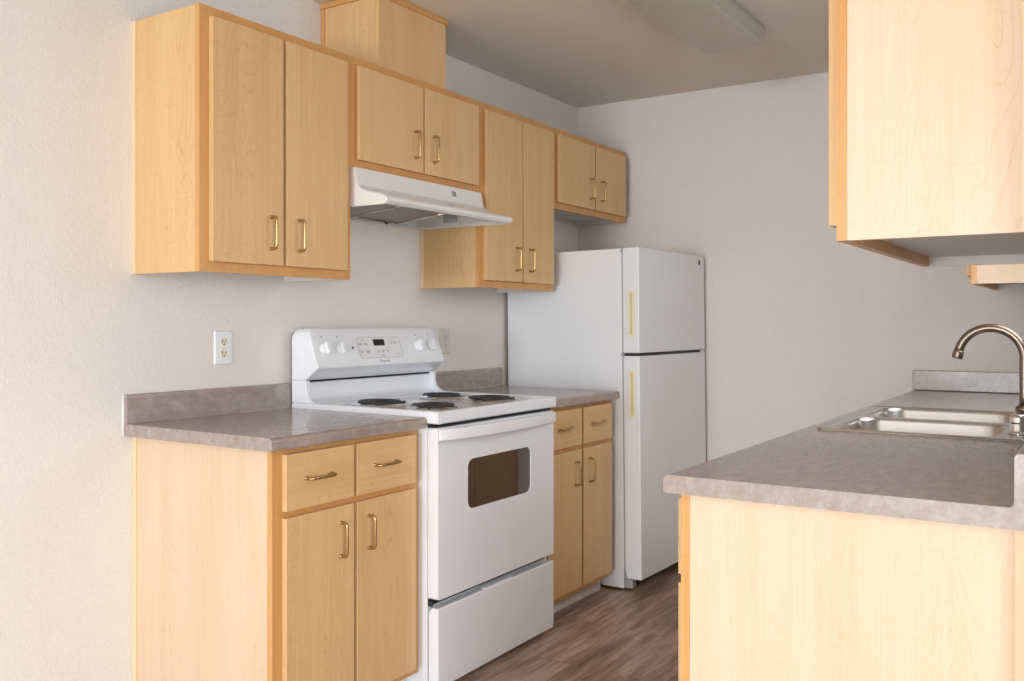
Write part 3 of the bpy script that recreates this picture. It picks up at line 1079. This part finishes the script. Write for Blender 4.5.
# ------------------------------------------------------------------ refrigerator (turned a touch out from the wall)
FY = 2.130
FXF = 0.7565
FW = 0.750
FTOP = 1.5670
rot = math.radians(-1.6)
froot = bpy.data.objects.new('refrigerator', None)
COL.objects.link(froot)
froot.location = (FXF, FY, 0)
froot.rotation_euler = (0, math.radians(-0.6), rot)
tag(froot, 'tall white top-freezer refrigerator against the far wall', 'refrigerator')
# meshes of the fridge are local: front face at x = 0, near side at y = 0
bxb, bxf_ = -0.722, -0.0880


def fobj(name, mb, mat, par=None, **k):
    o = obj(name, mb, mat, None, **k)
    o.parent = par or froot
    return o


mb = MB().box(bxb, bxf_, 0.0, FW, 0.0140, FTOP - 0.002)
fobj('cabinet_body', mb, M['fridge_white'], bevel=0.004)
mb = MB().box(-0.0875, -0.0830, 0.004, FW - 0.004, 0.085, FTOP - 0.010)
fobj('gasket', mb, M['gasket'])
SPL0, SPL1 = 1.0735, 1.0865
fz = MB().box(-0.0825, 0.0, 0.0, FW, SPL1, FTOP)
fd = fobj('freezer_door', fz, M['fridge_white'], bevel=0.005)
fz = MB().box(-0.0825, 0.0, 0.0, FW, 0.062, SPL0)
rd = fobj('refrigerator_door', fz, M['fridge_white'], bevel=0.005)
for d_, (z0, z1) in ((fd, (1.158, 1.372)), (rd, (0.795, 1.010))):
    mb = MB().plate([rrect(-0.054, -0.021, z0, z1, 0.0150, 6), rrect(-0.0435, -0.0330, z0 + .012, z1 - .012, 0.005, 6)],
                    lambda u, v: (u, -0.0002, v), lambda u, v: (u, -0.0035, v))
    hp = fobj('pull_trim', mb, M['yellowed'], d_)
    mb = MB().plate([rrect(-0.0435, -0.0330, z0 + .012, z1 - .012, 0.005, 6)], lambda u, v: (u, -0.0002, v), lambda u, v: (u, -0.0010, v))
    fobj('pull_recess', mb, M['aged'], hp)
# hinges, dark split line, kick plate
fobj('split_line', MB().box(-0.080, -0.004, 0.010, FW - 0.06, SPL0 + 0.001, SPL1 - 0.001), M['rubber'])
fobj('middle_hinge', MB().box(-0.080, -0.002, FW - 0.055, FW - 0.004, SPL0 + 0.001, SPL1 - 0.001), M['chrome'], bevel=0.001)
fobj('door_catch', MB().lathe([(0, -0.007), (0.008, -0.006), (0.008, 0.006), (0, 0.007)], (-0.085, 0.004, 1.080), 12), M['gasket'])
fobj('door_stop', MB().lathe([(0, -0.008), (0.007, -0.007), (0.007, 0.007), (0, 0.008)], (-0.085, 0.004, FTOP - 0.014), 12), M['gasket'])
mb = MB().box(-0.0870, -0.0700, 0.02, FW - 0.02, 0.016, 0.060)
fobj('kick_grille', mb, M['rubber'])
mb = MB()
mb.box(-0.086, -0.045, 0.002, 0.034, 0.020, 0.060)
mb.tube([(-0.084, 0.001, 0.105), (-0.080, 0.0, 0.085), (-0.068, -0.001, 0.052), (-0.050, 0.001, 0.040)], 0.004, 6)
fobj('lower_hinge', mb, M['gasket'], bevel=0.002)
for (x_, y_) in ((-0.12, 0.05), (-0.12, FW - .05), (-0.62, .05), (-0.62, FW - .05)):
    fobj('foot', MB().lathe([(0, 0.0012), (0.016, 0.0012), (0.016, 0.008), (0.010, 0.010), (0.010, 0.0135), (0, 0.0135)], (x_, y_, 0), 16), M['rubber'])
mb = MB().lathe([(0.0, 0.0014), (0.0125, 0.0012), (0.0140, 0.0)], (0.0002, 0.684, 1.5310), 20, 'x')
fobj('round_badge', mb, M['dark_print'], fd)

# ------------------------------------------------------------------ range hood
t = thing('range_hood', 'white under-cabinet range hood above the stove', 'range hood', (0.24, 1.095, 1.625))
hy0, hy1 = 0.7125, 1.4790
zb = 1.627
T = 0.004
side = [(0.002, zb), (0.455, zb - 0.001), (0.476, zb + 0.004), (0.484, zb + 0.014), (0.478, zb + 0.024)]
side += [(0.455, 1.6600), (0.400, 1.6720), (0.365, 1.684), (0.345, 1.7000), (0.330, ZM - 0.002), (0.002, ZM - 0.002)]
for ya, yb in ((hy0, hy0 + T), (hy1 - T, hy1)):
    obj('side_panel', MB().prism(side, lambda u, v: (u, ya, v), lambda u, v: (u, yb, v)), M['hood'], t, bevel=0.001)


def shell(prof, ya, yb, th):
    """folded sheet following an open profile"""
    mb = MB()
    P = [Vector((p[0], p[1])) for p in prof]
    inn = []
    for i, p in enumerate(P):
        d = (P[min(i + 1, len(P) - 1)] - P[max(i - 1, 0)]).normalized()
        inn.append(p + Vector((-d.y, d.x)) * -th)
    poly = [tuple(p) for p in P] + [tuple(p) for p in inn[::-1]]
    mb.prism(poly, lambda u, v: (u, ya, v), lambda u, v: (u, yb, v))
    return mb


obj('upper_apron', shell([(0.3455, 1.7000), (0.3305, ZM - 0.003)], hy0 + T, hy1 - T, 0.002), M['hood'], t)
fp = [(0.476, zb + 0.002), (0.4850, zb + 0.010), (0.4855, zb + 0.018), (0.479, zb + 0.0255), (0.455, 1.6610), (0.400, 1.6730), (0.365, 1.685), (0.346, 1.6995)]
fr_ = obj('front_canopy', shell(fp, hy0 + T * .5, hy1 - T * .5, 0.002), M['hood'], t)
obj('back_panel', MB().box(0.002, 0.005, hy0 + T, hy1 - T, zb, ZM - .003), M['hood'], t)
obj('top_panel', MB().box(0.006, 0.327, hy0 + T, hy1 - T, ZM - 0.006, ZM - 0.003), M['hood'], t)
mb = MB()
mb.box(0.012, 0.456, hy1 - T - 0.013, hy1 - T - 0.0005, zb + 0.004, zb + 0.013)
mb.box(0.006, 0.014, hy0 + T, hy1 - T, zb + 0.004, zb + 0.012)
mb.plate([[(0.006, hy0 + T), (0.470, hy0 + T), (0.470, hy1 - T), (0.006, hy1 - T)],
          [(0.024, hy0 + T + .014), (0.458, hy0 + T + .014), (0.458, hy1 - T - .014), (0.024, hy1 - T - .014)]],
         lambda u, v: (u, v, zb + 0.0005), lambda u, v: (u, v, zb + 0.0035))
obj('lower_flange', mb, M['hood'], t)
# grease filter hanging inside, sloped
mb = MB()
mb.prism([(0.030, 1.640), (0.330, 1.668), (0.330, 1.675), (0.030, 1.647)], lambda u, v: (u, 0.735, v), lambda u, v: (u, 1.300, v))
fl_ = obj('grease_filter', mb, M['filter'], t, bevel=0.001)
mb = MB()
mb.tube([(0.035, 0.742, 1.639), (0.330, 0.742, 1.667)], 0.004, 8)
mb.tube([(0.035, 1.294, 1.639), (0.330, 1.294, 1.667)], 0.004, 8)
mb.tube([(0.035, 1.018, 1.639), (0.330, 1.018, 1.667)], 0.003, 8)
mb.tube([(0.034, 0.742, 1.638), (0.034, 1.294, 1.638)], 0.004, 8)
obj('filter_frame', mb, M['chrome'], fl_)
# lamp socket and lens
mb = MB().box(0.180, 0.330, 1.335, 1.445, 1.700, 1.722)
mb.box(0.23, 0.28, 1.37, 1.41, 1.722, ZM - 0.0065)
obj('lamp_cover', mb, M['plastic'], t, bevel=0.004)
mb = MB().lathe([(0, 0), (0.006, 0.001), (0.006, 0.010), (0, 0.011)], (0.030, 1.232, 1.6275), 10)
obj('filter_knob', mb, M['rubber'], fl_)
# rating label on the inner far side
ly = hy1 - T - 0.0006
mb = MB().box(0.138, 0.212, ly - 0.0005, ly + 0.0003, 1.6500, 1.6880)
lb = obj('rating_label', mb, M['gasket'], t)
mb = MB()
for k in range(5):
    mb.box(0.144, 0.206 - 0.012 * (k % 2), ly - 0.0009, ly - 0.0005, 1.6545 + k * 0.0066, 1.6564 + k * 0.0066)
obj('label_print', mb, M['pale_print'], lb)
# small switch plate on the apron
am = Vector((0.3455 - 0.3305, 0, 1.7000 - (ZM - 0.003))).normalized()   # down the apron
nrm = Vector((0.9775, 0, 0.21))


def on_apron(y, z):
    q = (z - 1.7) / (ZM - 0.003 - 1.7)
    return Vector((0.3455 - 0.015 * q, y, z))


ac = on_apron(1.278, 1.734)
up_ = -am
mb = MB().plate([rrect(-0.020, 0.020, -0.017, 0.017, 0.005, 3)], lambda u, v: tuple(ac + Vector((0, 1, 0)) * u + up_ * v + nrm * 0.0003),
                lambda u, v: tuple(ac + Vector((0, 1, 0)) * u + up_ * v + nrm * 0.0012))
swp = obj('switch_plate', mb, M['dark_print'], t)
mb = MB()
for uu in (-0.007, 0.007):
    mb.plate([rrect(uu - 0.005, uu + 0.005, -0.011, 0.011, 0.002, 3)], lambda u, v: tuple(ac + Vector((0, 1, 0)) * u + up_ * v + nrm * 0.0013),
             lambda u, v: tuple(ac + Vector((0, 1, 0)) * u + up_ * v + nrm * 0.0040))
obj('switch', mb, M['grey_print'], swp)
mb = MB().box(0.395, 0.3975, 1.172, 1.210, 1.6735, 1.6790)
obj('hood_badge', mb, M['grey_print'], t)


# ------------------------------------------------------------------ outlets
def outlet(label, y, z, plate_mat, rec_mat):
    t = thing('wall_outlet', label, 'outlet', (0, y, z), 'duplex wall outlets above the left counters')
    w, h = 0.0375, 0.057
    mb = MB()
    mb.loft([[(0.0008, y + a, z + b) for a, b in rrect(-w, w, -h, h, 0.004, 3)],
             [(0.0030, y + a, z + b) for a, b in rrect(-w, w, -h, h, 0.004, 3)],
             [(0.0058, y + a, z + b) for a, b in rrect(-w + .004, w - .004, -h + .004, h - .004, 0.004, 3)]])
    obj('cover_plate', mb, plate_mat, t)
    for dz in (-0.0195, 0.0195):
        mb = MB().plate([rrect(y - 0.0135, y + 0.0135, z + dz - 0.0142, z + dz + 0.0142, 0.0095, 6)],
                        lambda u, v: (0.0059, u, v), lambda u, v: (0.0078, u, v))
        rc = obj('receptacle', mb, rec_mat, t)
        mb = MB()
        mb.box(0.0079, 0.0083, y - 0.0078, y - 0.0052, z + dz - 0.0015, z + dz + 0.0080)
        mb.box(0.0079, 0.0083, y + 0.0052, y + 0.0074, z + dz - 0.0010, z + dz + 0.0070)
        mb.lathe([(0.0028, 0), (0.0028, 0.0004), (0, 0.0004)], (0.0079, y, z + dz - 0.0080), 12, 'x')
        obj('slots', mb, M['black'], rc)
    obj('screw', MB().lathe([(0.003, 0.0), (0.0025, 0.001), (0, 0.0012)], (0.0059, y, z), 10, 'x'), M['chrome'], t)


outlet('white duplex outlet on the left wall above the near counter', 0.4215, 1.139, M['plastic'], M['ivory'])
outlet('almond duplex outlet just right of the stove console', 1.6655, 1.140, M['almond'], M['almond'])

# ------------------------------------------------------------------ ceiling light
t = thing('ceiling_light', 'unlit rectangular fluorescent fixture on the kitchen ceiling', 'ceiling light', (1.215, 1.45, H - 0.07))
lx0, lx1, ly0, ly1 = 1.078, 1.342, 0.840, 2.064
mb = MB().box(lx0 + 0.012, lx1 - 0.004, ly0 + 0.004, ly1 - 0.004, H - 0.022, H - 0.0008)
obj('housing', mb, M['lamp_metal'], t, bevel=0.002)
w0 = [(lx0, H - 0.018), (lx0, H - 0.066), (lx0 + 0.006, H - 0.072), (1.15, H - 0.077), (1.217, H - 0.079), (1.29, H - 0.077), (lx1 - 0.020, H - 0.072), (lx1 - 0.012, H - 0.064), (lx1, H - 0.018), (lx1 - .004, H - .0225), (lx0 + .004, H - .0225)]
mb = MB().prism(w0, lambda u, v: (u, ly0, v), lambda u, v: (u, ly1, v))
obj('diffuser', mb, M['lens'], t, bevel=0.0015)
